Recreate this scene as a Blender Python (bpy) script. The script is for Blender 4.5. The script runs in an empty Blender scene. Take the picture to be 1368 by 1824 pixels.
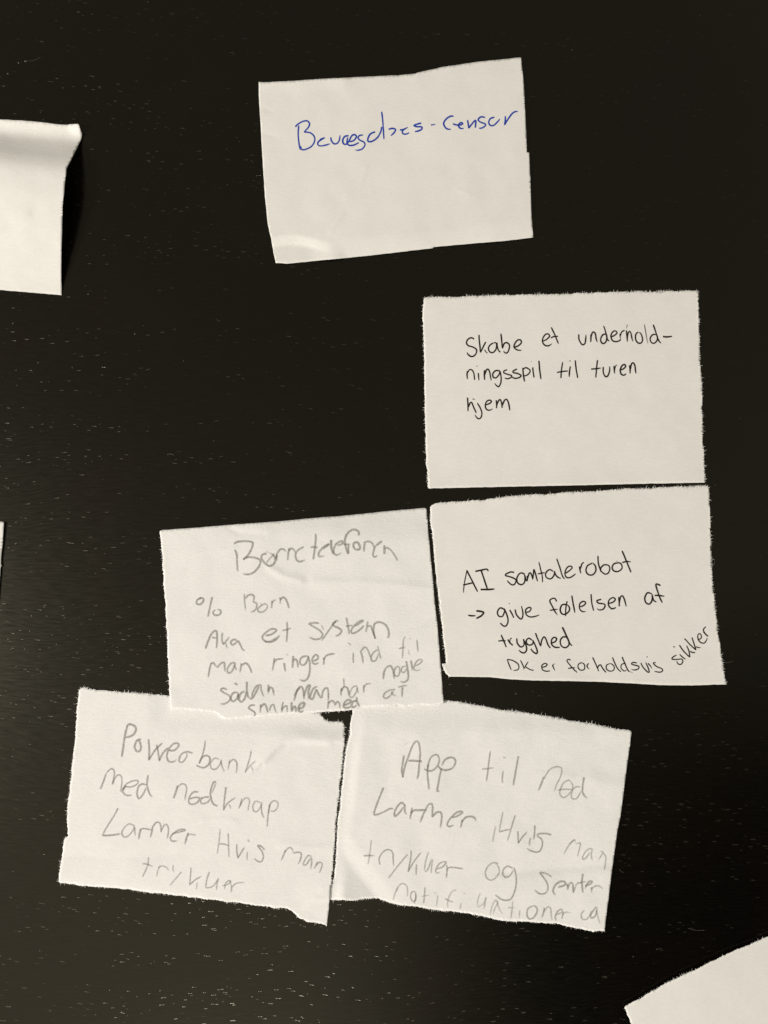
import bpy, math, random
from mathutils import Vector, noise
from mathutils.geometry import delaunay_2d_cdt
from mathutils.bvhtree import BVHTree

random.seed(11)
scene = bpy.context.scene
C = scene.collection

# ------------------------------------------------------------------ camera
DIST = 0.294                       # metres from the lens to the table along the view axis
TILT = math.radians(3.0)
VFOV = math.radians(67.2)
cam_loc = Vector((0.0, -DIST * math.sin(TILT), DIST * math.cos(TILT)))
cd = bpy.data.cameras.new('camera')
cam = bpy.data.objects.new('camera', cd)
C.objects.link(cam)
cam.location = cam_loc
cam.rotation_euler = (TILT * -1.0 * -1.0, 0, 0)
cam.rotation_euler = (Vector((0, 0, 0)) - cam_loc).to_track_quat('-Z', 'Y').to_euler()
cd.sensor_fit = 'VERTICAL'
cd.angle = VFOV
cd.clip_start = 0.005
cd.clip_end = 20
scene.camera = cam

# ------------------------------------------------------------------ world (dim warm room, darker where the photographer stands)
w = bpy.data.worlds.new('World')
scene.world = w
w.use_nodes = True
nt = w.node_tree
nt.nodes.clear()
wo = nt.nodes.new('ShaderNodeOutputWorld')
bg = nt.nodes.new('ShaderNodeBackground')
tc = nt.nodes.new('ShaderNodeTexCoord')


def wdot(vec, lo, hi, a, b):
    d = nt.nodes.new('ShaderNodeVectorMath'); d.operation = 'DOT_PRODUCT'
    d.inputs[1].default_value = Vector(vec).normalized()
    nt.links.new(tc.outputs['Generated'], d.inputs[0])
    m = nt.nodes.new('ShaderNodeMapRange'); m.interpolation_type = 'SMOOTHSTEP'
    m.inputs[1].default_value = lo; m.inputs[2].default_value = hi
    m.inputs[3].default_value = a; m.inputs[4].default_value = b
    nt.links.new(d.outputs['Value'], m.inputs[0])
    return m.outputs[0]


WORLD_BASE = 0.25
dark = wdot((0.40, -0.50, 0.77), 0.875, 0.975, 1.0, 0.02)      # the photographer's dark silhouette
dark2 = wdot((0.02, 0.60, 0.80), 0.55, 1.0, 1.0, 0.62)        # dimmer part of the room ahead
glow = wdot((-0.16, -0.62, 0.77), 0.80, 1.0, 1.0, 2.1)        # lighter wall behind on the left
m1 = nt.nodes.new('ShaderNodeMath'); m1.operation = 'MULTIPLY'
m2 = nt.nodes.new('ShaderNodeMath'); m2.operation = 'MULTIPLY'
m3 = nt.nodes.new('ShaderNodeMath'); m3.operation = 'MULTIPLY'
nt.links.new(dark, m1.inputs[0]); nt.links.new(dark2, m1.inputs[1])
nt.links.new(m1.outputs[0], m2.inputs[0]); nt.links.new(glow, m2.inputs[1])
nt.links.new(m2.outputs[0], m3.inputs[0]); m3.inputs[1].default_value = WORLD_BASE
bg.inputs['Color'].default_value = (1.0, 0.93, 0.78, 1)
nt.links.new(m3.outputs[0], bg.inputs['Strength'])
nt.links.new(bg.outputs[0], wo.inputs['Surface'])

# ------------------------------------------------------------------ key lamp, off to the left and a little towards the viewer
ld = bpy.data.lights.new('room_lamp', 'AREA')
ld.shape = 'DISK'
ld.size = 0.33
ld.energy = 28.6
ld.color = (1.0, 0.95, 0.88)
lamp = bpy.data.objects.new('room_lamp', ld)
C.objects.link(lamp)
lamp.location = (-1.38, -0.27, 1.20)
lamp.rotation_euler = (Vector((0.02, 0, 0)) - lamp.location).to_track_quat('-Z', 'Y').to_euler()

# a second lamp of the room, behind the photographer
ld2 = bpy.data.lights.new('room_lamp_behind', 'AREA')
ld2.shape = 'DISK'
ld2.size = 0.45
ld2.energy = 17.0
ld2.color = (1.0, 0.95, 0.87)
lamp2 = bpy.data.objects.new('room_lamp_behind', ld2)
C.objects.link(lamp2)
lamp2.location = (-0.40, -1.95, 1.35)
lamp2.rotation_euler = (Vector((0, 0, 0)) - lamp2.location).to_track_quat('-Z', 'Y').to_euler()

vs = scene.view_settings
vs.view_transform = 'Standard'
vs.look = 'None'
vs.exposure = 0.0
vs.gamma = 1.0
vs.use_curve_mapping = False
scene.cycles.use_denoising = False

# ------------------------------------------------------------------ helpers
KF = math.tan(VFOV / 2) / 912.0
RX = Vector((1, 0, 0))
FW = (-cam_loc).normalized()
UP = RX.cross(FW).normalized()
UP = Vector((0, math.cos(TILT), math.sin(TILT)))


def ray(px, py):
    return (FW + RX * ((px - 684.0) * KF) + UP * ((912.0 - py) * KF)).normalized()


def at(px, py, z=0.0):
    d = ray(px, py)
    t = (z - cam_loc.z) / d.z
    return cam_loc + d * t


def sstep(t):
    t = max(0.0, min(1.0, t))
    return t * t * (3 - 2 * t)


def seg_dist(px, py, a, b):
    ax, ay = a; bx, by = b
    dx, dy = bx - ax, by - ay
    L = dx * dx + dy * dy
    t = ((px - ax) * dx + (py - ay) * dy) / L
    t = max(0.0, min(1.0, t))
    qx, qy = ax + dx * t, ay + dy * t
    side = dx * (py - ay) - dy * (px - ax)
    return math.hypot(px - qx, py - qy), (1 if side >= 0 else -1), t


def poly_dist(px, py, pts):
    best = (1e9, 1, 0)
    for i in range(len(pts) - 1):
        r = seg_dist(px, py, pts[i], pts[i + 1])
        if r[0] < best[0] - 1e-6:
            best = r
    return best


def tag(o, label=None, cat=None, group=None, kind=None):
    if label: o['label'] = label
    if cat: o['category'] = cat
    if group: o['group'] = group
    if kind: o['kind'] = kind
    return o


# ------------------------------------------------------------------ materials
def new_mat(name):
    m = bpy.data.materials.new(name)
    m.use_nodes = True
    t = m.node_tree
    b = t.nodes['Principled BSDF']
    return m, t, b


def N(t, kind, **kw):
    n = t.nodes.new(kind)
    for k, v in kw.items():
        setattr(n, k, v)
    return n


def mapping(t, scale, rot=0.0):
    tcn = N(t, 'ShaderNodeTexCoord')
    mp = N(t, 'ShaderNodeMapping')
    mp.inputs['Scale'].default_value = scale
    mp.inputs['Rotation'].default_value = (0, 0, rot)
    t.links.new(tcn.outputs['Object'], mp.inputs['Vector'])
    return mp.outputs[0]


def math_node(t, op, a, b=None, c=None):
    n = N(t, 'ShaderNodeMath', operation=op)
    for i, v in enumerate((a, b, c)):
        if v is None: continue
        if isinstance(v, (int, float)): n.inputs[i].default_value = v
        else: t.links.new(v, n.inputs[i])
    return n.outputs[0]


def maprange(t, v, a, b, c, d, smooth=False):
    n = N(t, 'ShaderNodeMapRange')
    if smooth: n.interpolation_type = 'SMOOTHSTEP'
    t.links.new(v, n.inputs[0])
    for i, q in enumerate((a, b, c, d)):
        n.inputs[i + 1].default_value = q
    return n.outputs[0]


def paper_mat(name, base, rot, fibre):
    m, t, b = new_mat(name)
    b.inputs['Roughness'].default_value = 0.92
    b.inputs['Specular IOR Level'].default_value = 0.18
    big = N(t, 'ShaderNodeTexNoise'); big.inputs['Scale'].default_value = 1.0; big.inputs['Detail'].default_value = 4
    t.links.new(mapping(t, (190, 190, 190), rot), big.inputs['Vector'])
    fib = N(t, 'ShaderNodeTexNoise'); fib.inputs['Scale'].default_value = 1.0; fib.inputs['Detail'].default_value = 5
    fib.inputs['Roughness'].default_value = 0.62
    t.links.new(mapping(t, (420, 1500, 600), rot), fib.inputs['Vector'])
    speck = N(t, 'ShaderNodeTexNoise'); speck.inputs['Scale'].default_value = 1.0; speck.inputs['Detail'].default_value = 2
    t.links.new(mapping(t, (1300, 1300, 1300), rot), speck.inputs['Vector'])
    v1 = maprange(t, big.outputs['Fac'], 0.3, 0.7, 0.988, 1.012)
    v2 = maprange(t, fib.outputs['Fac'], 0.25, 0.75, 0.97, 1.03)
    v3 = maprange(t, speck.outputs['Fac'], 0.28, 0.36, 0.955, 1.0)
    v = math_node(t, 'MULTIPLY', math_node(t, 'MULTIPLY', v1, v2), v3)
    rim = N(t, 'ShaderNodeAttribute', attribute_name='rim')
    v = math_node(t, 'ADD', v, math_node(t, 'MULTIPLY', rim.outputs['Fac'], 0.16))
    mix = N(t, 'ShaderNodeVectorMath', operation='SCALE')
    mix.inputs[0].default_value = base
    t.links.new(v, mix.inputs['Scale'])
    t.links.new(mix.outputs[0], b.inputs['Base Color'])
    h = math_node(t, 'ADD', math_node(t, 'MULTIPLY', fib.outputs['Fac'], 1.0), math_node(t, 'MULTIPLY', speck.outputs['Fac'], 0.35))
    bp = N(t, 'ShaderNodeBump')
    bp.inputs['Strength'].default_value = 1.0
    bp.inputs['Distance'].default_value = fibre
    t.links.new(h, bp.inputs['Height'])
    t.links.new(bp.outputs[0], b.inputs['Normal'])
    return m


PAPER = paper_mat('smooth_white_paper', (0.815, 0.803, 0.763), 0.05, 0.000045)
PAPER_ROUGH = paper_mat('fibrous_white_paper', (0.835, 0.828, 0.803), 0.10, 0.00011)


def ink_mat(name, col, lo, hi, amount, grain, gscale):
    m, t, b = new_mat(name)
    b.inputs['Base Color'].default_value = (*col, 1)
    b.inputs['Roughness'].default_value = 0.75
    b.inputs['Specular IOR Level'].default_value = 0.15
    at_ = N(t, 'ShaderNodeAttribute', attribute_name='ink')
    a = maprange(t, at_.outputs['Fac'], lo, hi, 0.0, amount, True)
    nz = N(t, 'ShaderNodeTexNoise'); nz.inputs['Scale'].default_value = gscale; nz.inputs['Detail'].default_value = 3
    tcn = N(t, 'ShaderNodeTexCoord')
    t.links.new(tcn.outputs['Object'], nz.inputs['Vector'])
    g = maprange(t, nz.outputs['Fac'], 0.34, 0.62, 1.0 - grain, 1.0)
    a = math_node(t, 'MULTIPLY', a, g)
    tr = N(t, 'ShaderNodeBsdfTransparent')
    mx = N(t, 'ShaderNodeMixShader')
    t.links.new(a, mx.inputs[0])
    t.links.new(tr.outputs[0], mx.inputs[1])
    t.links.new(b.outputs[0], mx.inputs[2])
    t.links.new(mx.outputs[0], t.nodes['Material Output'].inputs['Surface'])
    return m


BLUE = ink_mat('blue_ballpoint_ink', (0.011, 0.052, 0.44), 0.12, 0.75, 0.97, 0.25, 2500)
BLACK = ink_mat('black_pen_ink', (0.018, 0.012, 0.009), 0.10, 0.75, 0.97, 0.12, 2500)
PENCIL = ink_mat('grey_pencil_lead', (0.21, 0.195, 0.17), 0.02, 1.0, 0.53, 0.45, 2600)


def table_mat():
    m, t, b = new_mat('black_brown_stained_wood')
    b.inputs['Specular IOR Level'].default_value = 0.72
    b.inputs['Specular Tint'].default_value = (1.0, 0.93, 0.72, 1)
    # open pores: short dashes along the grain (x)
    vo = N(t, 'ShaderNodeTexVoronoi', feature='F1', voronoi_dimensions='2D')
    vo.inputs['Scale'].default_value = 1.0
    wob = N(t, 'ShaderNodeTexNoise'); wob.inputs['Scale'].default_value = 9.0; wob.inputs['Detail'].default_value = 2
    tcn = N(t, 'ShaderNodeTexCoord')
    t.links.new(tcn.outputs['Object'], wob.inputs['Vector'])
    wv = N(t, 'ShaderNodeVectorMath', operation='MULTIPLY_ADD')
    t.links.new(wob.outputs['Color'], wv.inputs[0])
    wv.inputs[1].default_value = (0.004, 0.030, 0)
    t.links.new(tcn.outputs['Object'], wv.inputs[2])
    cu = N(t, 'ShaderNodeVectorMath', operation='DOT_PRODUCT'); cu.inputs[1].default_value = (165, 345, 0)
    cv = N(t, 'ShaderNodeVectorMath', operation='DOT_PRODUCT'); cv.inputs[1].default_value = (-63, 900, 0)
    t.links.new(wv.outputs[0], cu.inputs[0])
    t.links.new(wv.outputs[0], cv.inputs[0])
    uv = N(t, 'ShaderNodeCombineXYZ')
    t.links.new(cu.outputs['Value'], uv.inputs[0])
    t.links.new(cv.outputs['Value'], uv.inputs[1])
    t.links.new(uv.outputs[0], vo.inputs['Vector'])
    sep = N(t, 'ShaderNodeSeparateColor')
    t.links.new(vo.outputs['Color'], sep.inputs[0])
    rad = maprange(t, sep.outputs[0], 0.55, 1.0, 0.02, 0.27)
    pore = math_node(t, 'SUBTRACT', rad, vo.outputs['Distance'])
    pore = maprange(t, pore, 0.0, 0.20, 0.0, 1.0, True)
    # broad grain bands decide where pores cluster
    gr = N(t, 'ShaderNodeTexNoise'); gr.inputs['Scale'].default_value = 1.0; gr.inputs['Detail'].default_value = 3
    mg = N(t, 'ShaderNodeMapping'); mg.inputs['Scale'].default_value = (6, 190, 1)
    t.links.new(wv.outputs[0], mg.inputs['Vector'])
    t.links.new(mg.outputs[0], gr.inputs['Vector'])
    pore = math_node(t, 'MULTIPLY', pore, maprange(t, gr.outputs['Fac'], 0.42, 0.58, 0.0, 1.0, True))
    fine = N(t, 'ShaderNodeTexNoise'); fine.inputs['Scale'].default_value = 1.0; fine.inputs['Detail'].default_value = 6
    mf = N(t, 'ShaderNodeMapping'); mf.inputs['Scale'].default_value = (160, 1500, 1)
    t.links.new(wv.outputs[0], mf.inputs['Vector'])
    t.links.new(mf.outputs[0], fine.inputs['Vector'])
    cloud = N(t, 'ShaderNodeTexNoise'); cloud.inputs['Scale'].default_value = 22; cloud.inputs['Detail'].default_value = 3
    t.links.new(tcn.outputs['Object'], cloud.inputs['Vector'])
    mixc = N(t, 'ShaderNodeMix', data_type='RGBA')
    t.links.new(maprange(t, cloud.outputs['Fac'], 0.35, 0.65, 0, 1), mixc.inputs[0])
    mixc.inputs[6].default_value = (0.0012, 0.0013, 0.0009, 1)
    mixc.inputs[7].default_value = (0.0026, 0.0016, 0.0010, 1)
    mixp = N(t, 'ShaderNodeMix', data_type='RGBA')
    t.links.new(math_node(t, 'MULTIPLY', pore, 0.8), mixp.inputs[0])
    t.links.new(mixc.outputs[2], mixp.inputs[6])
    mixp.inputs[7].default_value = (0.007, 0.0063, 0.005, 1)
    t.links.new(mixp.outputs[2], b.inputs['Base Color'])
    rough = maprange(t, fine.outputs['Fac'], 0.3, 0.7, 0.17, 0.23)
    t.links.new(math_node(t, 'ADD', rough, math_node(t, 'MULTIPLY', pore, 0.20)), b.inputs['Roughness'])
    h = math_node(t, 'ADD', math_node(t, 'MULTIPLY', fine.outputs['Fac'], 0.06), math_node(t, 'MULTIPLY', pore, -1.0))
    bp = N(t, 'ShaderNodeBump')
    bp.inputs['Strength'].default_value = 1.0
    bp.inputs['Distance'].default_value = 0.000062
    t.links.new(h, bp.inputs['Height'])
    t.links.new(bp.outputs[0], b.inputs['Normal'])
    return m


TABLE = table_mat()

# ------------------------------------------------------------------ the table top
def table_top():
    X, Y, T, r = 0.62, 0.42, 0.024, 0.002
    vs_, fs = [], []
    rings = [(X - r, Y - r, 0.0), (X, Y, -r), (X, Y, -T + r), (X - r, Y - r, -T)]
    for (a, b_, z) in rings:
        vs_ += [(-a, -b_, z), (a, -b_, z), (a, b_, z), (-a, b_, z)]
    fs.append((0, 1, 2, 3))
    for k in range(3):
        for i in range(4):
            j = (i + 1) % 4
            fs.append((k * 4 + j, k * 4 + i, (k + 1) * 4 + i, (k + 1) * 4 + j))
    fs.append((15, 14, 13, 12))
    me = bpy.data.meshes.new('table_top')
    me.from_pydata(vs_, [], fs)
    me.materials.append(TABLE)
    o = bpy.data.objects.new('table_top', me)
    C.objects.link(o)
    tag(o, 'black-brown stained wood table top under all the paper notes', None, None, 'structure')
    return o


table_top()

# ------------------------------------------------------------------ paper sheets
def resample(pts, step):
    out = []
    for i in range(len(pts) - 1):
        (ax, ay), (bx, by) = pts[i], pts[i + 1]
        L = math.hypot(bx - ax, by - ay)
        n = max(1, int(round(L / step)))
        for k in range(n):
            s = k / n
            out.append((ax + (bx - ax) * s, ay + (by - ay) * s))
    return out


def make_sheet(edges, zf, mat, seed, grid=4.0, fuzz=1.0, written=True):
    """edges: closed clockwise (on the picture) list of (kind, points); the note's outline on the table"""
    rng = random.Random(seed)
    out, kinds = [], []
    n_e = len(edges)
    for i, (kind, pts) in enumerate(edges):
        nxt = edges[(i + 1) % n_e][1][0]
        chain = list(pts) + [nxt]
        rs = resample(chain, 0.9 if kind == 'torn' else 2.5)
        out += rs
        kinds += [kind] * len(rs)
    n = len(out)
    rag, fibres = [], []
    for i in range(n):
        a = out[i - 2]; b = out[(i + 2) % n]
        tx, ty = b[0] - a[0], b[1] - a[1]
        L = math.hypot(tx, ty) or 1
        tx /= L; ty /= L
        nx, ny = ty, -tx                       # outward on a clockwise outline (y down)
        x, y = out[i]
        if kinds[i] == 'torn':
            o = 1.5 * noise.noise((x / 15 + seed, y / 15, 1.7)) + 1.1 * noise.noise((x / 4.2, y / 4.2, seed)) + rng.uniform(-0.5, 0.4)
            if rng.random() < fuzz * 0.75 * max(0.06, 0.5 + 1.3 * noise.noise((x / 22 + seed * 3, y / 22, 5.5))):
                ln = min(7.0, 0.8 + rng.expovariate(1 / 1.2))
                fibres.append((x, y, nx, ny, tx, ty, ln, rng.uniform(-0.9, 0.9), rng.uniform(0.15, 0.38)))
        else:
            o = 0.45 * noise.noise((x / 11 + seed, y / 11, 3.1)) + rng.uniform(-0.12, 0.12)
        rag.append((x + nx * o, y + ny * o))
    xs = [p[0] for p in rag]; ys = [p[1] for p in rag]
    pts = [Vector(p) for p in rag]
    poly = rag

    def inside(px, py):
        c = False
        j = n - 1
        for i in range(n):
            xi, yi = poly[i]; xj, yj = poly[j]
            if (yi > py) != (yj > py) and px < (xj - xi) * (py - yi) / (yj - yi) + xi:
                c = not c
            j = i
        return c
    gx = min(xs)
    row = 0
    while gx < max(xs):
        gy = min(ys) + (grid / 2 if row % 2 else 0)
        # crossings of this column with the outline, so each point is cheap to test
        cross = []
        j = n - 1
        for i in range(n):
            xi, yi = poly[i]; xj, yj = poly[j]
            if (xi > gx) != (xj > gx):
                cross.append(yi + (yj - yi) * (gx - xi) / (xj - xi))
            j = i
        cross.sort()
        spans = list(zip(cross[::2], cross[1::2]))
        while gy < max(ys):
            for (a, b) in spans:
                if a + 2.2 < gy < b - 2.2:
                    pts.append(Vector((gx + rng.uniform(-0.4, 0.4), gy + rng.uniform(-0.4, 0.4))))
                    break
            gy += grid
        gx += grid * 0.87
        row += 1
    face = list(range(n))
    v2, e2, f2, _, _, _ = delaunay_2d_cdt(pts, [], [face], 1, 1e-4)
    verts, rim = [], []
    torn = [rag[i] for i in range(n) if kinds[i] == 'torn']
    cell = {}
    for p in torn:
        cell.setdefault((int(p[0] // 8), int(p[1] // 8)), []).append(p)
    for v in v2:
        z = zf(v.x, v.y) * 0.001
        verts.append(at(v.x, v.y, z))
        d = 99
        cx, cy = int(v.x // 8), int(v.y // 8)
        for i in (-1, 0, 1):
            for k in (-1, 0, 1):
                for p in cell.get((cx + i, cy + k), ()):
                    d = min(d, math.hypot(p[0] - v.x, p[1] - v.y))
        rim.append(max(0.0, 1 - d / 3.6))
    faces = []
    for f in f2:
        a, b, c = (verts[i] for i in f)
        nrm = (b - a).cross(c - a)
        faces.append(tuple(f) if nrm.z > 0 else tuple(reversed(f)))
    def build(name, vv, ff, rr):
        me = bpy.data.meshes.new(name)
        me.from_pydata([tuple(v) for v in vv], [], ff)
        me.materials.append(mat)
        me.attributes.new('rim', 'FLOAT', 'POINT').data.foreach_set('value', rr)
        for p in me.polygons:
            p.use_smooth = True
        me.update()
        ob = bpy.data.objects.new(name, me)
        C.objects.link(ob)
        return ob

    sheet = build('sheet' if fibres or written else 'paper_note', verts, faces, rim)
    sol = sheet.modifiers.new('thickness', 'SOLIDIFY')
    sol.thickness = 0.00009
    sol.offset = -1.0
    o = sheet
    if fibres or written:
        o = bpy.data.objects.new('paper_note', None)
        o.empty_display_size = 0.01
        C.objects.link(o)
        sheet.parent = o
    # torn fibres sticking out of the ragged edges
    fv, ff = [], []
    for (x, y, nx, ny, tx, ty, ln, lean, wd) in fibres:
        z = zf(x, y) * 0.001
        bx, by = x - nx * 1.2, y - ny * 1.2
        mxp, myp = x + (nx + tx * lean) * ln * 0.5, y + (ny + ty * lean) * ln * 0.5
        k2 = lean * rng.uniform(0.4, 1.7)
        ex, ey = x + (nx + tx * k2) * ln, y + (ny + ty * k2) * ln
        zl = z + rng.uniform(-0.03, 0.10) * 0.001
        z += 0.000003
        b0 = len(fv)
        fv += [at(bx - tx * wd, by - ty * wd, z), at(bx + tx * wd, by + ty * wd, z),
               at(mxp - tx * wd * .6, myp - ty * wd * .6, zl), at(mxp + tx * wd * .6, myp + ty * wd * .6, zl),
               at(ex, ey, max(0.00002, zl - 0.00005))]
        for f in ((b0, b0 + 1, b0 + 3, b0 + 2), (b0 + 2, b0 + 3, b0 + 4)):
            a, b, c = fv[f[0]], fv[f[1]], fv[f[2]]
            ff.append(f if (b - a).cross(c - a).z > 0 else tuple(reversed(f)))
    if fibres:
        fo = build('torn_fibres', fv, ff, [0.9] * len(fv))
        fo.parent = sheet
    bvh = BVHTree.FromPolygons([tuple(v) for v in verts], faces)
    return o, bvh


# ------------------------------------------------------------------ handwriting
REG = {}


def reg(key, x, y, wd):
    REG[key] = (x, y, wd / 1368.0)


reg('A', 500, 170, 240); reg('B', 700, 170, 240)
reg('C', 810, 560, 200); reg('D', 1010, 560, 200)
reg('E', 810, 970, 200); reg('F', 970, 970, 230); reg('G', 870, 1090, 200); reg('H', 1070, 1090, 200)
reg('I', 400, 930, 160); reg('J', 550, 930, 160); reg('K', 340, 1040, 200); reg('L', 540, 1080, 230)
reg('M', 360, 1150, 200); reg('N', 560, 1150, 210); reg('Z', 350, 1210, 270)
reg('O', 200, 1270, 280); reg('P', 160, 1350, 200); reg('Q', 330, 1370, 270); reg('R', 230, 1510, 230)
reg('S', 640, 1300, 200); reg('T', 830, 1320, 230); reg('U', 650, 1400, 210); reg('V', 860, 1430, 240)
reg('X', 630, 1480, 250); reg('Y', 850, 1520, 250)


def parse(spec):
    """'A: x,y x,y; x,y ... | B: ...' -> strokes in photo pixels"""
    strokes = []
    for blk in spec.split('|'):
        key, body = blk.strip().split(':', 1)
        x0, y0, s = REG[key.strip()]
        for st in body.split(';'):
            st = st.strip()
            if not st: continue
            weight = 1.0
            toks = st.split()
            if toks[0].startswith('*'):
                weight = float(toks[0][1:]); toks = toks[1:]
            pts = []
            for tk in toks:
                a, b = tk.split(',')
                pts.append((x0 + float(a) * s, y0 + float(b) * s))
            if len(pts) == 1:
                pts = [(pts[0][0] - 0.9, pts[0][1] - 0.5), (pts[0][0] + 0.9, pts[0][1] + 0.5)]
            strokes.append((weight, pts))
    return strokes


def smooth(pts, step=1.1):
    if len(pts) == 2:
        P = [pts[0], pts[0], pts[1], pts[1]]
    else:
        P = [pts[0]] + list(pts) + [pts[-1]]
    out = []
    for i in range(1, len(P) - 2):
        p0, p1, p2, p3 = P[i - 1], P[i], P[i + 1], P[i + 2]
        L = math.hypot(p2[0] - p1[0], p2[1] - p1[1])
        if L < 1e-6: continue
        n = max(1, int(L / step))
        for k in range(n):
            t = k / n
            t2, t3 = t * t, t * t * t
            out.append(tuple(0.5 * ((2 * p1[j]) + (-p0[j] + p2[j]) * t + (2 * p0[j] - 5 * p1[j] + 4 * p2[j] - p3[j]) * t2
                                    + (-p0[j] + 3 * p1[j] - 3 * p2[j] + p3[j]) * t3) for j in (0, 1)))
    out.append(tuple(P[-1]))
    return out


def write_line(parent, bvh, text, spec, mat, width, soft):
    rng = random.Random(text)
    verts, faces, ink = [], [], []
    lift = 0.000020
    for si, (wt, pts) in enumerate(parse(spec)):
        path = smooth(pts)
        n = len(path)
        lift += 0.0000012
        press = rng.uniform(0.82, 1.0) * min(1.25, wt)
        base = None
        prev = False
        fade_in = rng.uniform(0.55, 1.0); fade_out = rng.uniform(0.3, 0.85)
        ph = rng.uniform(0, 50)
        for i, (x, y) in enumerate(path):
            a = path[max(0, i - 1)]; b = path[min(n - 1, i + 1)]
            tx, ty = b[0] - a[0], b[1] - a[1]
            L = math.hypot(tx, ty)
            if L < 1e-6: continue
            nx, ny = ty / L, -tx / L
            e0 = min(1, i / 4.0); e1 = min(1, (n - 1 - i) / 6.0)
            pr = press * (fade_in + (1 - fade_in) * e0) * (fade_out + (1 - fade_out) * e1)
            pr *= 1 + 0.16 * noise.noise((i / 9.0 + ph, si * 3.3, 0.5))
            wd = width * (0.80 + 0.25 * pr) * (1 + 0.12 * noise.noise((i / 6.0 + ph, si * 1.7, 7.5))) * (0.9 if wt < 1 else wt ** 0.5)
            x += 0.18 * noise.noise((i / 5.0, ph, 1.0)); y += 0.18 * noise.noise((i / 5.0, ph, 9.0))
            row = []
            for off, q in ((-0.5, 0.0), (-0.2, soft), (0.2, soft), (0.5, 0.0)):
                qx, qy = x + nx * wd * off, y + ny * wd * off
                hit = bvh.ray_cast(cam_loc, ray(qx, qy))[0]
                if hit is None:
                    row = None
                    break
                row.append((hit + Vector((0, 0, lift)), q * pr))
            if row is None:
                prev = False
                continue
            b0 = len(verts)
            for (p, q) in row:
                verts.append(tuple(p)); ink.append(q)
            if prev:
                for k in range(3):
                    faces.append((b0 - 4 + k, b0 - 3 + k, b0 + k + 1, b0 + k))
            prev = True
    me = bpy.data.meshes.new('handwritten_line')
    me.from_pydata(verts, [], faces)
    me.materials.append(mat)
    at_ = me.attributes.new('ink', 'FLOAT', 'POINT')
    at_.data.foreach_set('value', ink)
    me.update()
    o = bpy.data.objects.new('handwritten_line', me)
    C.objects.link(o)
    o.parent = parent
    o['label'] = text
    return o


GROUP = 'paper notes laid out on the table'


def recentre(o):
    """put the note's origin at its own middle, on the table"""
    obs = ([o] if o.type == 'MESH' else []) + list(o.children_recursive)
    first = obs[0].data
    c = Vector((0, 0, 0))
    for v in first.vertices: c += v.co
    c /= len(first.vertices)
    c.z = 0
    for ob in obs:
        for v in ob.data.vertices: v.co -= c
    o.location = c


def und(seed, amp, lam=75.0):
    return lambda x, y: amp * (noise.noise((x / lam, y / lam, seed)) + 0.5 * noise.noise((x / lam * 2.3, y / lam * 2.3, seed + 9.1)))


def ridge(x, y, pts, wl, wr, amp):
    """a crease: height amp on the line, falling off over wl on its left side (seen along the line, y down) and wr on the right"""
    d, s, _ = poly_dist(x, y, pts)
    wdt = wr if s > 0 else wl
    t = max(0.0, 1 - d / wdt)
    return amp * t * t * (1.4 - 0.4 * t)


def slope_past(x, y, a, b, width, amp):
    """height change once past the line a-b (to its right side, y down), growing smoothly over width"""
    dx, dy = b[0] - a[0], b[1] - a[1]
    L = math.hypot(dx, dy)
    s = (dx * (y - a[1]) - dy * (x - a[0])) / L
    return amp * sstep(s / width)


# ---- note: blue ink
u_blue = und(3.0, 0.22, 85)


def z_blue(x, y):
    z = 1.55 + u_blue(x, y)
    z += ridge(x, y, [(461, 146), (610, 139)], 26, 26, 0.45)
    z -= 0.85 * (max(0, 1 - poly_dist(x, y, [(620, 459), (660, 455), (950, 424)])[0] / 34)) ** 1.5
    # creased lower left corner: a facet falls to the crease, the corner lies flat beyond it
    d, s, _ = poly_dist(x, y, [(470, 441), (500, 437), (528, 436), (560, 443), (596, 452)])
    f = (1 - d / 17.0) if s < 0 else (1 - 0.40 * min(1.0, d / 26.0))
    z -= 1.4 * max(0.0, f) * sstep((604 - x) / 60)
    z -= ridge(x, y, [(485, 439), (505, 438), (524, 435)], 4, 6, 0.22)
    z += ridge(x, y, [(588, 414), (611, 380)], 6, 7, 0.10) + ridge(x, y, [(614, 352), (642, 325), (652, 300)], 7, 8, 0.12) + ridge(x, y, [(815, 338), (836, 345)], 7, 7, 0.10) - ridge(x, y, [(461, 190), (482, 197)], 8, 8, 0.12) - ridge(x, y, [(468, 238), (490, 243)], 8, 8, 0.12)
    z += 0.12 * max(0, 1 - math.hypot(x - 741, y - 131) / 16)
    return max(0.13, z)


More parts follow.
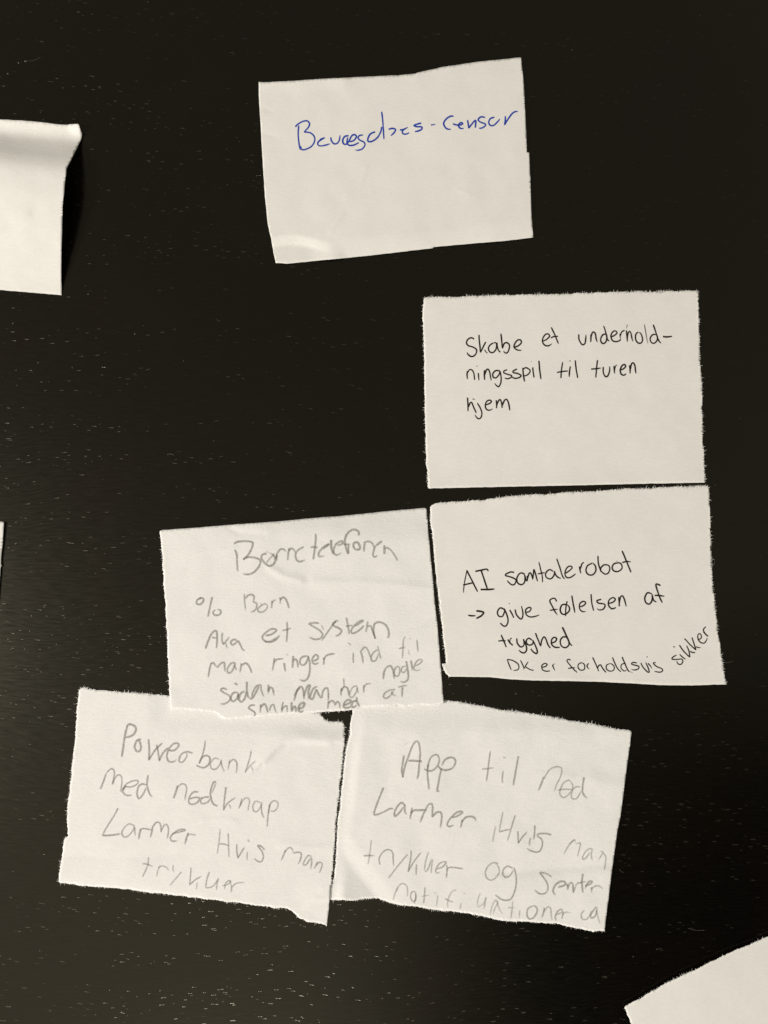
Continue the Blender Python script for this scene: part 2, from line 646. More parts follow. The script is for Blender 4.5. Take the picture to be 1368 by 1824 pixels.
blue_note, bv = make_sheet([
    ('clean', [(461, 146), (470, 146.5), (520, 144), (580, 140), (640, 137), (708, 134), (741, 131), (743, 129.5), (790, 119), (850, 110), (900, 105)]),
    ('clean', [(928.5, 102), (930, 120), (933, 150), (935, 190), (938, 250), (938.5, 271), (943, 271.5), (943, 275), (945, 330), (946.5, 380)]),
    ('clean', [(950, 423), (900, 429), (850, 433), (800, 437.5), (773, 440), (771, 442), (720, 448), (660, 455), (600, 461), (540, 466.5), (511, 469.5)]),
    ('clean', [(491, 468.5), (487, 450), (483, 425), (477, 400), (472, 350), (468, 290), (464, 220), (461, 170)])],
    z_blue, PAPER, 1)
tag(blue_note, 'white note with one word in blue ink, Bevægelses-censor, its lower left corner creased', 'paper note', GROUP)
write_line(blue_note, bv, 'blue ink line reading Bevægelses-censor', """
A: 183,305 178,400 188,500 200,558; 150,322 165,300 215,268 265,258 292,285 280,325 237,372; 237,372 300,380 338,415 345,460 315,515 260,545 215,550 203,515;
395,450 420,440 448,430; 432,440 388,465 375,492 395,512 445,508 505,490; 508,425 515,460 540,490 572,487 595,455 602,403;
690,408 650,418 630,455 638,490 665,495 695,460 720,412 750,398 768,420 745,455 700,472; 682,425 672,470 690,505 740,505 795,478;
838,402 800,408 785,430 805,455 845,475 855,505 825,545 780,557 750,550; 960,370 910,392 885,440 890,468 930,465 980,430 1015,370 1025,320; 1025,165 1035,250 1042,350 1048,445;
1095,345 1135,335 1165,348 1150,380 1118,410; 1210,352 1250,345 1290,322; 1262,335 1235,365 1245,390 1275,392 1305,378
| B: 288,282 250,290 213,305 240,318 290,320 290,345 255,362 222,368; 385,300 432,295; 615,215 590,210 545,235 515,280 530,325 555,342 590,345;
608,288 645,300 685,300 708,288 690,275 670,290 665,310 685,335 718,335; 757,250 770,330 770,330 825,262 840,258 836,330;
935,225 895,218 865,245 885,270 935,290 935,310 905,330 875,335; 1030,222 990,235 972,270 985,302 1020,305 1060,270 1085,238; 1140,210 1140,255 1133,298 1133,298 1165,245 1205,190 1240,165 1268,165
""", BLUE, 3.9, 1.0)

# ---- note: Skabe
u_sk = und(8.0, 0.18, 95)


def z_skabe(x, y):
    z = 0.55 + u_sk(x, y)
    z += 0.9 * max(0, 1 - math.hypot(x - 1250, y - 870) / 150) ** 2
    z += 0.35 * max(0, 1 - poly_dist(x, y, [(763, 870), (1256, 860)])[0] / 40) ** 2
    return max(0.13, z)


skabe_note, bv = make_sheet([
    ('torn', [(756, 530.5), (761, 529), (800, 529), (850, 527.5), (900, 526), (950, 524.5), (1000, 523.5), (1050, 521.5), (1100, 520), (1150, 519), (1200, 518.5)]),
    ('torn', [(1241, 517.5), (1244, 521), (1244.5, 550), (1245.5, 590), (1246.5, 640), (1249, 680), (1250.5, 700), (1250.5, 740), (1252, 780), (1254, 820)]),
    ('clean', [(1256, 859.5), (1150, 861.5), (1050, 864), (950, 866), (850, 868)]),
    ('torn', [(763, 870), (761, 850), (759.5, 820), (758, 790), (757, 760), (757, 720), (756, 690), (755.5, 650), (755, 620), (754, 590), (752.5, 570), (753.5, 545)])],
    z_skabe, PAPER, 2)
tag(skabe_note, 'torn-edged white note with three lines of black ink starting Skabe et underhold-', 'paper note', GROUP)
write_line(skabe_note, bv, 'black ink line reading Skabe et underhold-', """
C: 235,300 205,285 165,300 143,345 165,380 225,400 265,430 260,475 230,508 195,512 165,490 148,465; 295,250 300,330 308,400 310,465; 378,335 345,400 312,465; *0.8 362,430 385,462 400,472;
470,350 435,370 410,410 425,455 465,465 500,430 510,380 500,345 475,348; 515,345 520,400 535,440 555,462; 562,235 570,300 580,415; 580,415 600,360 635,345 665,375 660,430 635,470 605,462 595,440;
720,400 770,385 808,350 805,315 770,312 735,350 722,395 745,425 790,440 815,435; 1075,325 1120,305 1155,265 1140,240 1105,245 1070,300 1075,350 1110,382 1150,380 1185,358; 1175,158 1215,240 1265,365; 1170,288 1210,270 1258,268
| D: 143,243 145,300 170,355 195,370 220,350 228,290 230,245; 290,245 290,300 288,340; 290,290 305,230 325,215 345,240 355,300 370,340;
470,240 435,250 410,300 420,345 450,355 475,330 485,280 480,240; 445,140 465,200 480,260 495,310 515,325; 535,275 580,255 608,225 590,203 560,210 535,260 550,315 590,332 630,325 655,305;
645,235 648,280 652,300; 650,260 665,215 700,195; *0.6 735,125 720,180; 722,195 730,260 735,335; 732,290 745,225 765,208 780,240 790,290 802,330;
870,215 840,240 835,300 860,345 900,350 920,310 905,245 880,220; *0.55 940,120 955,200 970,290 985,355; 1080,245 1040,250 1012,295 1025,340 1060,352 1095,320 1100,270 1085,240; 1050,125 1075,200 1100,280 1120,325 1148,355; *1.2 1168,268 1210,275 1280,268
""", BLACK, 3.6, 1.0)
write_line(skabe_note, bv, 'black ink line reading ningsspil til turen', """
C: 152,690 150,740 155,790; 152,720 175,680 205,675 230,710 238,760 243,800; 287,712 290,760 295,805; 272,632; 362,680 360,740 365,800; 362,745 385,680 405,668 425,700 435,760 445,805;
550,690 500,685 465,720 470,765 505,772 540,730 550,690; 552,690 565,770 560,840 535,880 505,865 488,840; 640,675 600,690 598,712 640,730 690,745 685,770 640,785 610,775;
760,665 712,690 715,710 765,720 808,745 785,770 735,780 700,765; 830,650 835,730 850,820; 835,665 870,650 912,675 915,705 880,740 840,750; 950,645 955,700 965,770; 938,573; 1025,565 1035,680 1050,790;
1315,580 1300,680 1293,778; 1245,708 1300,698 1380,690
| D: 40,635 30,700 25,765; 35,568; 100,560 110,660 130,775; 372,555 360,650 350,770; 292,668 350,662 415,655; 440,640 442,710 465,755 490,755 510,720 520,670 518,630; 570,630 575,680 580,725; 578,680 590,630 612,615;
645,680 685,665 712,635 700,612 670,625 648,680 658,725 690,742 718,725; 760,620 768,670 768,725; 768,680 785,605 805,590 825,620 832,670 838,722
""", BLACK, 3.6, 1.0)
write_line(skabe_note, bv, 'black ink line reading hjem', """
C: 155,1012 160,1090 162,1180; 165,1130 190,1075 210,1080 230,1130 262,1200; 215,1030 245,1035; 275,1080 310,1140 330,1200 320,1255 290,1272 262,1250 245,1220; 378,1105 425,1085 448,1060 425,1045 390,1060 372,1110 385,1155 425,1168 465,1150;
505,1045 510,1100 508,1145; 510,1110 535,1050 555,1040 570,1080 578,1140; 578,1110 605,1050 630,1035 652,1070 665,1130 670,1172
""", BLACK, 3.6, 1.0)

# ---- note: AI samtalerobot
u_ai = und(14.0, 0.22, 100)


def z_ai(x, y):
    z = 0.55 + u_ai(x, y)
    z += 0.35 * max(0, 1 - poly_dist(x, y, [(790, 1205), (1294, 1220)])[0] / 60) ** 2
    z += slope_past(x, y, (800, 880), (835, 1200), -60, 0.0)
    z += 0.5 * math.sin((x - 760 + (y - 1040) * 0.35) / 95.0) * 0.55
    return max(0.13, z)


ai_note, bv = make_sheet([
    ('torn', [(767, 902), (769, 899), (774, 897), (800, 894), (850, 891), (900, 885), (950, 881), (1000, 878), (1060, 874.5), (1110, 871), (1160, 869), (1210, 867)]),
    ('torn', [(1260, 864.5), (1263, 868), (1263, 880), (1265, 920), (1265.5, 950), (1266, 970), (1267, 1000), (1269, 1040), (1273, 1075), (1277, 1110), (1282, 1150), (1287, 1180), (1292, 1210)]),
    ('clean', [(1294, 1219), (1270, 1219.5), (1230, 1221), (1180, 1220.5), (1120, 1217), (1060, 1214), (1000, 1213), (950, 1212), (910, 1210), (870, 1206), (845, 1206)]),
    ('torn', [(801, 1205), (796, 1203), (791, 1195), (788, 1183), (795, 1181), (793, 1165), (790, 1140), (788, 1120), (785.5, 1100), (783, 1080), (779.5, 1050), (776, 1020), (774, 990), (771, 960), (768, 940), (766, 920)])],
    z_ai, PAPER, 3)
tag(ai_note, 'torn-edged white note in black ink starting AI samtalerobot, one word slanting upwards', 'paper note', GROUP)
write_line(ai_note, bv, 'black ink line reading AI samtalerobot', """
E: *0.8 148,315 125,430 110,530 108,590; *1.1 145,312 190,400 240,500 280,578; 102,492 160,480 220,465; *1.1 250,328 320,312 390,300 408,325; *1.1 322,315 350,400 380,490 398,545; *1.2 315,547 390,548 485,543;
725,340 680,335 625,360 618,378 680,395 735,420 745,450 720,490 680,482 640,440; 850,360 810,345 775,370 755,420 770,470 815,488 850,460 855,400 845,355; 855,380 865,420 875,445;
880,380 885,420 880,450; 885,420 905,355 920,345 940,380 950,435; 950,420 960,340 965,305 985,360 1000,420 1010,450; *0.75 1025,212 1045,300 1065,380 1070,460; 1012,358 1060,348 1100,345;
1200,330 1160,305 1120,330 1105,375 1130,410 1175,415 1210,370 1215,320; 1215,325 1230,370 1260,400 1295,415; 1242,172 1280,280 1310,380 1345,425
| F: 220,305 265,275 292,245 270,228 235,250 215,305 230,345 270,350 330,310; 368,232 375,270 385,308; 378,260 395,205 418,190; 500,200 455,225 438,275 460,315 505,322 540,285 540,235 515,200 490,195;
565,120 570,200 598,290; 598,290 595,250 630,215 680,225 690,265 670,305 635,312 600,285; 775,195 735,205 715,245 735,280 780,285 820,250 810,205 775,190; *0.7 760,170 780,195; 820,65 860,160 915,295; 820,192 870,180 915,185
""", BLACK, 3.6, 1.0)
write_line(ai_note, bv, 'black ink line reading -> give følelsen af', """
E: *1.2 162,862 210,868 255,868; *1.2 262,808 320,815 352,830 320,870 262,900; 600,790 555,772 520,820 535,870 580,875 605,820 605,790; 600,780 640,870 648,940 625,990 590,990 555,955; 670,795 700,850 718,892; 663,718;
735,790 750,850 785,895 815,905 830,860 825,800 812,750; 870,825 910,815 930,780 905,765 865,795 870,850 915,882 980,875 1030,858
| F: 128,605 110,572 75,575 55,600 85,660 110,710 140,750; 55,698 100,690 145,685; 225,635 185,640 165,690 185,735 225,735 262,700 260,660 235,635; 238,600 225,680 222,760; 288,540 305,640 322,725;
372,660 415,645 435,615 405,602 372,630 372,680 400,710 438,708; 492,525 500,620 520,705; 600,580 555,595 570,620 630,630 640,655 615,688 575,692 555,675; 675,625 725,610 750,580 720,562 680,595 680,650 715,680 755,668;
785,555 790,610 790,655; 790,620 805,555 825,545 845,580 858,630 865,660; 1130,520 1090,512 1062,560 1070,610 1105,632 1135,600 1140,540 1128,515; 1140,540 1155,590 1185,610; 1228,435 1195,420 1178,425 1195,490 1220,560 1248,620; 1165,540 1210,540 1270,548
""", BLACK, 3.6, 1.0)
write_line(ai_note, bv, 'black ink line reading tryghed', """
G: 155,280 185,350 218,430; 120,355 165,350 210,352; 235,335 258,372 298,408; 262,375 265,330 285,320; 345,322 352,380 390,425 425,415 435,380 425,330; 425,330 455,400 465,460 440,498 400,492 368,462;
530,345 490,320 460,355 480,400 525,400 545,370 535,340; 540,345 575,420 595,480 585,508 550,490 515,450; 572,258 605,340 635,420; 635,420 650,345 675,305 700,330 725,400 755,440; 770,380 815,360 830,325 800,310 770,340 770,395 810,430 870,432;
960,310 910,305 875,350 890,415 940,435 980,400 975,350 950,308; *1.2 900,185 940,270 985,370; 985,370 1000,395 1020,412
""", BLACK, 3.6, 1.0)
write_line(ai_note, bv, 'black ink line reading DK er forholdsvis sikker', """
G: 230,580 250,640 280,712; 225,578 290,590 350,625 372,665 355,705 300,712; 390,590 420,650 435,705; 485,608 450,660 440,690; 450,665 500,700 552,712; 650,675 695,665 715,640 685,628 650,655 660,705 700,722 750,718; 780,645 795,685 812,715; 790,680 790,640 818,632;
1000,590 975,575 958,600 1000,655 1045,705 1082,738; 970,690 1010,682 1055,680; 1130,620 1095,640 1095,685 1130,712 1170,695 1170,645 1140,620 1110,622; 1195,650 1210,680 1230,700; 1205,680 1205,640 1225,632; 1268,552 1300,620 1345,725
| H: -38,690 -28,660 -3,645 25,690 65,738; 110,630 70,650 70,695 110,722 155,710 165,670 130,632 95,632; 142,552 170,620 205,690 245,730; 290,628 255,640 248,685 285,720 320,705; 260,548 290,620 320,690 345,730; *0.6 345,715 370,735 395,742;
440,622 395,615 375,635 420,650 465,665 455,695 410,708 370,698; 488,620 520,680 575,735 590,735 580,690 545,610; 575,625 605,660 625,690; 565,547; 670,618 640,625 680,665 740,690 755,715 720,735 650,722;
925,525 880,550 870,575 920,580 985,575 1000,605 975,640 940,630 925,600; 960,515 995,550 1035,578; 882,422 905,430; 958,405 1010,480 1085,552; 1085,552 1075,480 1045,410; 1090,480 1120,495 1150,495;
1020,325 1090,400 1160,465; 1160,465 1140,400 1110,310; 1160,425 1190,435 1220,432; 1190,340 1225,315 1215,270 1185,275 1185,330 1215,370 1260,380 1290,340 1295,315; *1.15 1250,240 1280,275 1308,298; 1262,250 1250,215 1280,180
""", BLACK, 3.0, 1.0)

# ---- note: App til Nød (lies lowest of its trio)
u_app = und(21.0, 0.30, 80)


def z_app(x, y):
    z = 0.95 + u_app(x, y)
    # lower left corner: falls away past a diagonal fold, then turns up again
    a, b = (596, 1446), (722, 1612)
    dx, dy = b[0] - a[0], b[1] - a[1]
    s = (dx * (y - a[1]) - dy * (x - a[0])) / math.hypot(dx, dy)
    z -= 0.75 * sstep(s / 38)
    if s > 34:
        z += 0.030 * (s - 34)
    z += ridge(x, y, [(905, 1556), (960, 1550), (1092, 1540)], 55, 18, -0.42)
    z += ridge(x, y, [(985, 1378), (1050, 1388), (1115, 1404)], 26, 50, 0.30)
    z += ridge(x, y, [(700, 1290), (690, 1420), (640, 1480)], 60, 60, -0.22)
    # lies flat where the other notes cover its edges
    k = sstep((y - 1262) / 45)
    z = 0.14 + (z - 0.14) * (0.12 + 0.88 * k)
    k = sstep((x - 592 + (y - 1600) * 0.12) / 22)
    z = 0.14 + (z - 0.14) * (0.25 + 0.75 * k)
    return max(0.13, z)


app_note, bv = make_sheet([
    ('torn', [(632, 1250), (660, 1247), (700, 1245), (750, 1244.5), (791, 1246.8), (807, 1248.7), (827, 1252.7), (860, 1258), (880, 1262.6), (903, 1265.5), (929, 1268.5), (958.7, 1273), (986, 1278), (1018, 1283), (1057, 1289), (1093, 1297)]),
    ('clean', [(1122.5, 1301), (1125, 1304), (1122.5, 1325), (1117.6, 1358), (1112.6, 1398), (1106.2, 1448), (1099.8, 1479.6), (1096, 1509), (1089, 1558.5), (1083, 1608), (1079, 1639.5)]),
    ('torn', [(1077, 1659), (1067, 1658), (1057, 1659.6), (1037.6, 1655), (1018, 1651), (988, 1645), (949, 1642.4), (909, 1640.5), (879.7, 1637.5), (860, 1632), (827, 1626.6), (807, 1623.7), (779.5, 1622), (758, 1618), (736, 1614), (716, 1613), (694.6, 1607), (681, 1603), (667, 1600), (649, 1601), (635, 1604), (619.6, 1603), (600, 1603)]),
    ('torn', [(582, 1602), (586, 1590), (590, 1578), (595, 1560.5), (598.5, 1535), (600, 1499), (602, 1460), (605.5, 1437), (607.5, 1407.6), (610.5, 1384), (614.5, 1352), (617, 1332.6), (622.5, 1309), (626, 1279), (629, 1262)])],
    z_app, PAPER_ROUGH, 4)
tag(app_note, 'torn-edged white note in grey pencil starting App til Nød, its lower left corner creased', 'paper note', GROUP)
write_line(app_note, bv, 'grey pencil line reading App til Nød', """
S: 545,310 530,400 518,500 530,580; 530,580 555,450 600,320 650,190 695,140 725,165 742,280 730,420 720,540 700,605; 595,375 680,378 765,385; *0.3 545,190 580,170 620,145; 842,420 830,520 840,640 850,728; 790,475 840,500 890,495 940,455 975,380 960,315 920,305 870,340 840,420 832,480;
1000,470 980,560 960,670 948,745 975,742; 960,440 1000,480 1070,490 1140,460 1172,390 1150,345 1100,338 1040,370 1005,440
| T: *0.8 258,105 245,200 230,330 215,430; *0.8 165,298 230,292 300,282; *0.8 395,315 385,380 388,445; *0.8 395,172 428,182; 555,160 530,300 500,470; 825,375 795,460 765,530; *0.8 825,400 880,310 940,275 990,275 1015,300 1000,380 960,460 935,540;
*0.8 1105,425 1080,415 1030,450 1000,510 995,560 1025,598 1070,580 1120,525 1130,470 1110,430; *0.85 970,520 1050,510 1125,515; *0.8 1215,490 1165,485 1125,530 1115,590 1140,615 1180,600 1225,520; 1250,385 1238,460 1235,540 1260,585 1290,608
""", PENCIL, 4.9, 1.0)
write_line(app_note, bv, 'grey pencil line reading Larmer Hvis man', """
U: 215,20 170,130 125,250 105,320 125,335 200,310 290,265 330,268; 465,230 430,195 390,220 345,300 350,350 400,310 450,240; 465,220 462,290 485,330; 550,250 535,320 522,390; 535,320 565,285 620,280 720,282;
690,300 665,360 640,425; 690,310 730,225 770,205 785,250 780,360; 780,360 830,310 875,305 892,350 885,420 875,490; 1010,365 1070,350 1130,310 1120,295 1060,310 980,390 955,450 980,470 1030,455; 1130,390 1120,440 1108,490; 1125,420 1170,365 1240,355 1280,380 1285,410
| V: *0.7 130,240 115,310 100,400; *0.75 205,90 185,190 165,295; *0.8 165,298 220,280 280,270; *0.75 330,122 290,250 250,388; *0.85 355,285 358,350 360,408 360,408 400,350 450,295; *0.9 485,355 475,400 475,440; *0.9 528,230 525,310 515,375;
*0.9 695,325 640,312 570,315 555,335 595,370 605,420 585,480 550,500 495,490 445,462; *0.7 935,375 880,420 820,525; *0.65 880,420 930,375 940,410; *0.65 945,420 990,410 980,470 960,550; *0.7 1120,475 1085,465 1040,500 1010,565 1040,565 1090,500; *0.7 1110,475 1100,530 1110,582;
*0.7 1190,495 1220,500 1200,540 1175,578; *0.7 1215,510 1245,540 1245,610 1230,690
""", PENCIL, 4.9, 1.0)
write_line(app_note, bv, 'grey pencil line reading trykker og sender', """
X: *0.75 172,90 160,200 140,325; *0.85 95,243 150,240 205,243; *0.8 255,330 250,260 300,195 350,185 380,215 385,280 390,345; *0.75 525,228 440,330 340,460; *0.8 560,190 555,270 530,400; *0.8 530,400 580,310 660,205; *0.8 612,325 610,380 608,430;
*0.8 728,205 700,300 690,395; *0.75 690,395 720,380 760,270; *0.75 770,275 760,340 755,415; *0.85 810,370 860,355 900,310 880,300 835,320 800,380 810,412 840,400; *0.9 905,330 910,390 900,465; *0.8 905,390 940,355 1070,370
| Y: *0.8 205,100 160,90 110,120 80,180 90,235 130,262 180,240 215,180 200,120 170,95; *0.85 350,150 300,125 260,150 248,200 275,232 320,215 355,160; *0.85 360,140 380,230 375,330 345,420 305,455 240,450 175,405;
*0.85 725,230 680,200 615,188 650,240 685,300 685,360 650,395 600,390 560,355; 790,330 850,310 855,280 810,275 760,310 740,360 750,395 770,405; 870,295 885,340 875,360; 875,350 905,290 930,300 935,385; 1030,200 1020,280 1030,385; *0.8 935,385 970,300 1010,290; *0.8 975,290 1060,275;
1050,320 1100,300 1120,275 1090,275 1060,320 1050,350; 1115,330 1115,385; *0.8 1110,345 1150,320 1190,320 1225,350
""", PENCIL, 4.9, 1.0)
write_line(app_note, bv, 'faint grey pencil line reading notifikationer ud', """
X: *0.7 430,545 405,600 385,675; *0.7 415,590 450,525 490,515 520,545 525,610 515,640; *0.7 600,590 565,600 555,650 580,690 605,660 605,600; *0.7 600,590 605,650 590,715; *0.7 695,550 690,620 680,715; *0.7 665,640 700,632 740,628; *0.7 820,625 812,690 805,745; *0.7 785,598 805,612;
*0.7 1000,578 960,590 930,640 915,700 920,755; *0.7 890,660 930,680 970,695; *0.65 1050,700 1040,740 1035,770; *0.7 1070,608 1095,608
| Y: *0.7 30,385 5,460 5,520; *0.65 5,525 60,490 90,425; *0.65 85,430 75,490 65,545; *0.65 185,450 150,500 125,600; *0.65 180,455 200,480 170,540 155,600; *0.65 190,460 215,540 245,590; *0.7 345,465 340,540 325,645; *0.7 300,530 345,530 375,528; *0.65 415,555 410,600 410,635; *0.6 412,490;
*0.8 540,515 495,540 485,600 510,640 555,620 585,560 570,520 535,512; *0.75 655,530 645,580 625,635; *0.7 650,570 690,520 715,540 720,600 730,650; *0.75 770,600 830,570 815,545 780,570 760,620 770,655; *0.75 840,570 830,610 825,640; *0.7 830,600 860,575 915,580;
*0.8 1045,555 1015,590 1020,635 1060,645 1100,600 1110,560; *0.8 1160,520 1110,590 1110,630 1150,610 1165,550; *0.7 1165,520 1170,590 1195,685
""", PENCIL, 5.0, 1.0)

# ---- note: Powerbank (its right edge lies over the App note's corner)
u_pb = und(29.0, 0.20, 90)


def z_pb(x, y):
    z = 0.60 + u_pb(x, y)
    z += ridge(x, y, [(470, 1356), (490, 1334), (505, 1322), (535, 1317), (586, 1321)], 46, 12, 0.75)
    z -= 0.30 * max(0, 1 - poly_dist(x, y, [(106, 1572), (350, 1600)])[0] / 16) ** 2
    z += ridge(x, y, [(360, 1462), (400, 1458), (420, 1464)], 9, 14, 0.16) + ridge(x, y, [(500, 1502), (560, 1510), (598, 1512)], 16, 20, 0.20)
    z -= ridge(x, y, [(110, 1520), (200, 1530), (330, 1520)], 30, 30, 0.20)
    # lies flat under the note above
    k = sstep((y - 1278 - (x - 350) * 0.03) / 30)
    k = max(k, sstep((300 - x) / 40))
    z = 0.14 + (z - 0.14) * (0.12 + 0.88 * k)
    # rests on the neighbour's corner at its lower right
    r = sstep(1 - math.hypot((x - 592) / 75.0, (y - 1590) / 60.0))
    z += 0.75 * r
    z += ridge(x, y, [(572, 1583), (590, 1576)], 8, 8, 0.22) + ridge(x, y, [(560, 1601), (587, 1602)], 6, 7, 0.18)
    z += ridge(x, y, [(520, 1624), (545, 1612), (584, 1606)], 8, 14, -0.22)
    return max(0.13, z)


pb_note, bv = make_sheet([
    ('torn', [(141, 1228), (146, 1225), (152, 1224.5), (165, 1228), (185, 1229.5), (215, 1232), (245, 1234), (275, 1237), (300, 1239), (350, 1243), (400, 1248), (450, 1253), (500, 1259), (540, 1264), (569, 1270), (579, 1281), (587, 1285), (606.6, 1287)]),
    ('torn', [(611.5, 1289), (613, 1300), (613, 1320), (612, 1335), (610, 1360), (606.5, 1390), (604, 1415), (601, 1440), (598, 1469), (594.7, 1518.5), (593, 1548), (590, 1576)]),
    ('clean', [(589, 1580), (587, 1603), (585, 1627)]),
    ('torn', [(582, 1649), (572, 1646), (559, 1643), (547, 1642), (531.6, 1635), (521.7, 1625), (512, 1618), (488, 1617), (468, 1614), (443, 1611), (415, 1607), (389.5, 1604), (355, 1600), (327, 1596.5), (287, 1591.6), (267.6, 1590), (240, 1585.6), (192.6, 1580.7), (149, 1577.8)]),
    ('torn', [(105.8, 1572), (104.8, 1566), (106.8, 1544), (111.7, 1516.6), (114.7, 1493), (120.6, 1489), (119.6, 1461), (120.6, 1430), (124.5, 1410), (126.5, 1387.6), (129.5, 1358), (133.4, 1318.5), (136.4, 1279), (138.4, 1249.5)])],
    z_pb, PAPER_ROUGH, 5)
tag(pb_note, 'torn-edged white note in grey pencil starting Powerbank, notched at its lower right', 'paper note', GROUP)
write_line(pb_note, bv, 'grey pencil line reading Powerbank', """
O: *1.1 130,115 110,200 82,388; *1.1 125,120 150,98 195,115 205,150 175,195 110,215; *1.1 250,228 215,240 195,290 210,330 240,330 250,290 235,245 220,235; 315,228 322,320 318,408 318,408 375,320 435,262; 385,275 400,345 410,415 410,415 440,350 490,300;
490,325 540,325 578,285 570,265 530,270 490,320 475,375 490,420 530,425 560,405; *0.85 700,350 650,338 600,360 580,410 590,428 620,420 650,370 640,345; *0.85 810,238 800,310 780,380 755,440; 755,440 780,390 820,370 850,395 840,445 800,475 765,470 730,455;
*0.85 930,405 890,395 855,440 865,485 905,485 940,440 950,400; *0.8 945,415 955,465 975,512; *0.8 1020,405 1015,450 1003,500; *0.8 1015,440 1050,405 1080,425 1085,470 1078,525; *0.75 1210,325 1195,400 1175,460 1155,520; *0.65 1155,520 1190,470 1250,415; *0.65 1205,460 1220,490 1225,525
""", PENCIL, 4.8, 1.0)
write_line(pb_note, bv, 'grey pencil line reading Med nødknap', """
P: 130,380 165,290 205,175; *0.9 205,180 245,140 280,135 300,180 290,250 275,325; *0.85 275,325 310,240 350,207 385,230 390,300 375,410; 375,410 395,415; *0.9 440,350 500,355 560,330 590,295 575,275 510,285 440,325 400,395 420,440 460,458 510,452; *1.1 400,400 440,335;
690,330 640,318 595,350 575,430 595,495 640,455 690,360; 710,205 698,300 705,370 730,440 760,480; 1070,335 1050,410 1020,495; *0.85 1060,370 1110,320 1160,325 1180,380 1165,460 1158,520
| Q: 120,205 70,210 35,260 35,305 65,318 110,300 130,262; *0.9 40,270 90,255 155,262; *0.9 215,250 155,260 138,295 160,312 205,295 230,250; 278,115 255,120 230,190 230,250 250,310 290,335; *0.7 278,118 262,165 240,215; 368,160 355,260 345,370; *0.85 345,370 380,310 450,258; *0.85 395,315 405,340 415,360;
*0.8 510,265 500,310 483,358; *0.8 495,330 530,270 565,262 580,290 570,340 565,375; *0.85 680,305 635,290 610,335 620,380 650,380 685,330 690,290; *0.85 685,310 690,390 710,440; *0.85 765,310 750,390 738,520; *0.85 750,400 765,320 800,285 835,305 830,350 800,380 770,375; *0.5 965,420; *0.4 1078,432
""", PENCIL, 4.8, 1.0)
write_line(pb_note, bv, 'grey pencil line reading Larmer Hvis man', """
P: *0.9 345,612 280,730 215,830 160,930; 160,930 165,945 260,942 375,925; *0.85 545,830 480,805 420,850 390,910 410,960 460,955 520,890 545,830; *0.85 548,840 548,900 555,955; 620,870 605,930 595,995; *0.9 610,880 650,860 760,880; 765,835 755,900 738,970; *0.9 760,850 800,795 840,785 865,830 865,905;
*0.9 865,905 900,830 930,810 955,850 955,920 940,990; *0.9 1000,925 1080,905 1160,885 1140,870 1070,885 1000,940 980,985 1010,1015 1070,1008; 1200,910 1180,970 1155,1055; *0.85 1190,950 1220,930 1290,940
| Q: *0.75 315,540 305,650 288,765; *0.75 388,578 390,690 395,795; *0.75 300,678 340,675 392,690; *0.85 465,675 465,740 475,800 475,800 500,760 535,705; *0.8 560,745 558,790 558,825; *0.85 565,635 578,660; *0.9 715,730 690,700 655,690 690,740 705,790 690,830 660,835 620,805;
*0.85 905,730 885,780 862,828; *0.85 900,750 930,712 960,715 975,755; *0.85 975,760 1010,750 1045,760 1040,810 1018,860; *0.8 1140,790 1110,780 1080,820 1065,860 1090,862 1120,820 1140,790; *0.8 1140,800 1140,850 1132,900; *0.8 1190,835 1180,870 1158,900; *0.8 1180,870 1210,840 1235,855 1225,900 1208,940
""", PENCIL, 4.8, 1.0)
write_line(pb_note, bv, 'faint grey pencil line reading trykker', """
R: *0.8 205,100 200,170 175,240 140,310; *0.8 140,168 190,175 250,200; *0.8 325,190 305,240 290,305; *0.75 310,215 340,195 390,205 420,240; *0.7 468,180 465,230 478,270; *0.75 555,255 500,320 430,400; *0.85 655,210 650,300 640,395; *0.8 640,395 700,340 770,300; *0.7 720,370 715,410 712,445;
*0.85 850,258 825,330 810,425; *0.85 810,425 860,420 905,390 950,322; *0.8 945,330 930,390 925,455; *0.8 985,405 1050,385 1075,355 1050,350 1020,385 1010,440; *0.8 1055,350 1075,370 1080,400; *0.85 1085,400 1085,440 1080,478; *0.8 1090,415 1140,375 1230,368
""", PENCIL, 4.8, 1.0)

# ---- note: Børnetelefonen (its lower edge lies over the two notes below)
u_bt = und(37.0, 0.26, 85)


def z_bt(x, y):
    z = 1.65 - 0.5 * sstep((y - 1120) / 110) + u_bt(x, y)
    # folds down along the top, more to the right
    a, b = (370, 940), (770, 962)
    d = (a[1] + (b[1] - a[1]) * (x - a[0]) / (b[0] - a[0])) - y
    z -= 1.45 * sstep((d + 8) / 62) * sstep((x - 380) / 120)
    z += ridge(x, y, [(480, 1011), (505, 1026), (535, 1034)], 14, 13, 0.40)
    z += ridge(x, y, [(350, 984), (420, 976)], 6, 7, 0.10) + ridge(x, y, [(405, 938), (425, 950), (470, 952)], 10, 10, -0.22)
    z += ridge(x, y, [(560, 1036), (660, 1036), (780, 1050)], 14, 34, 0.26)
    z += ridge(x, y, [(650, 1150), (700, 1128), (790, 1100)], 30, 16, -0.28)
    # the lower edge rests on other notes
    e = 1266 + (430 - x) * 0.01
    z += 0.30 * sstep((y - (e - 60)) / 60)
    return max(z, 0.13 + 0.85 * sstep((y - 1200) / 40))


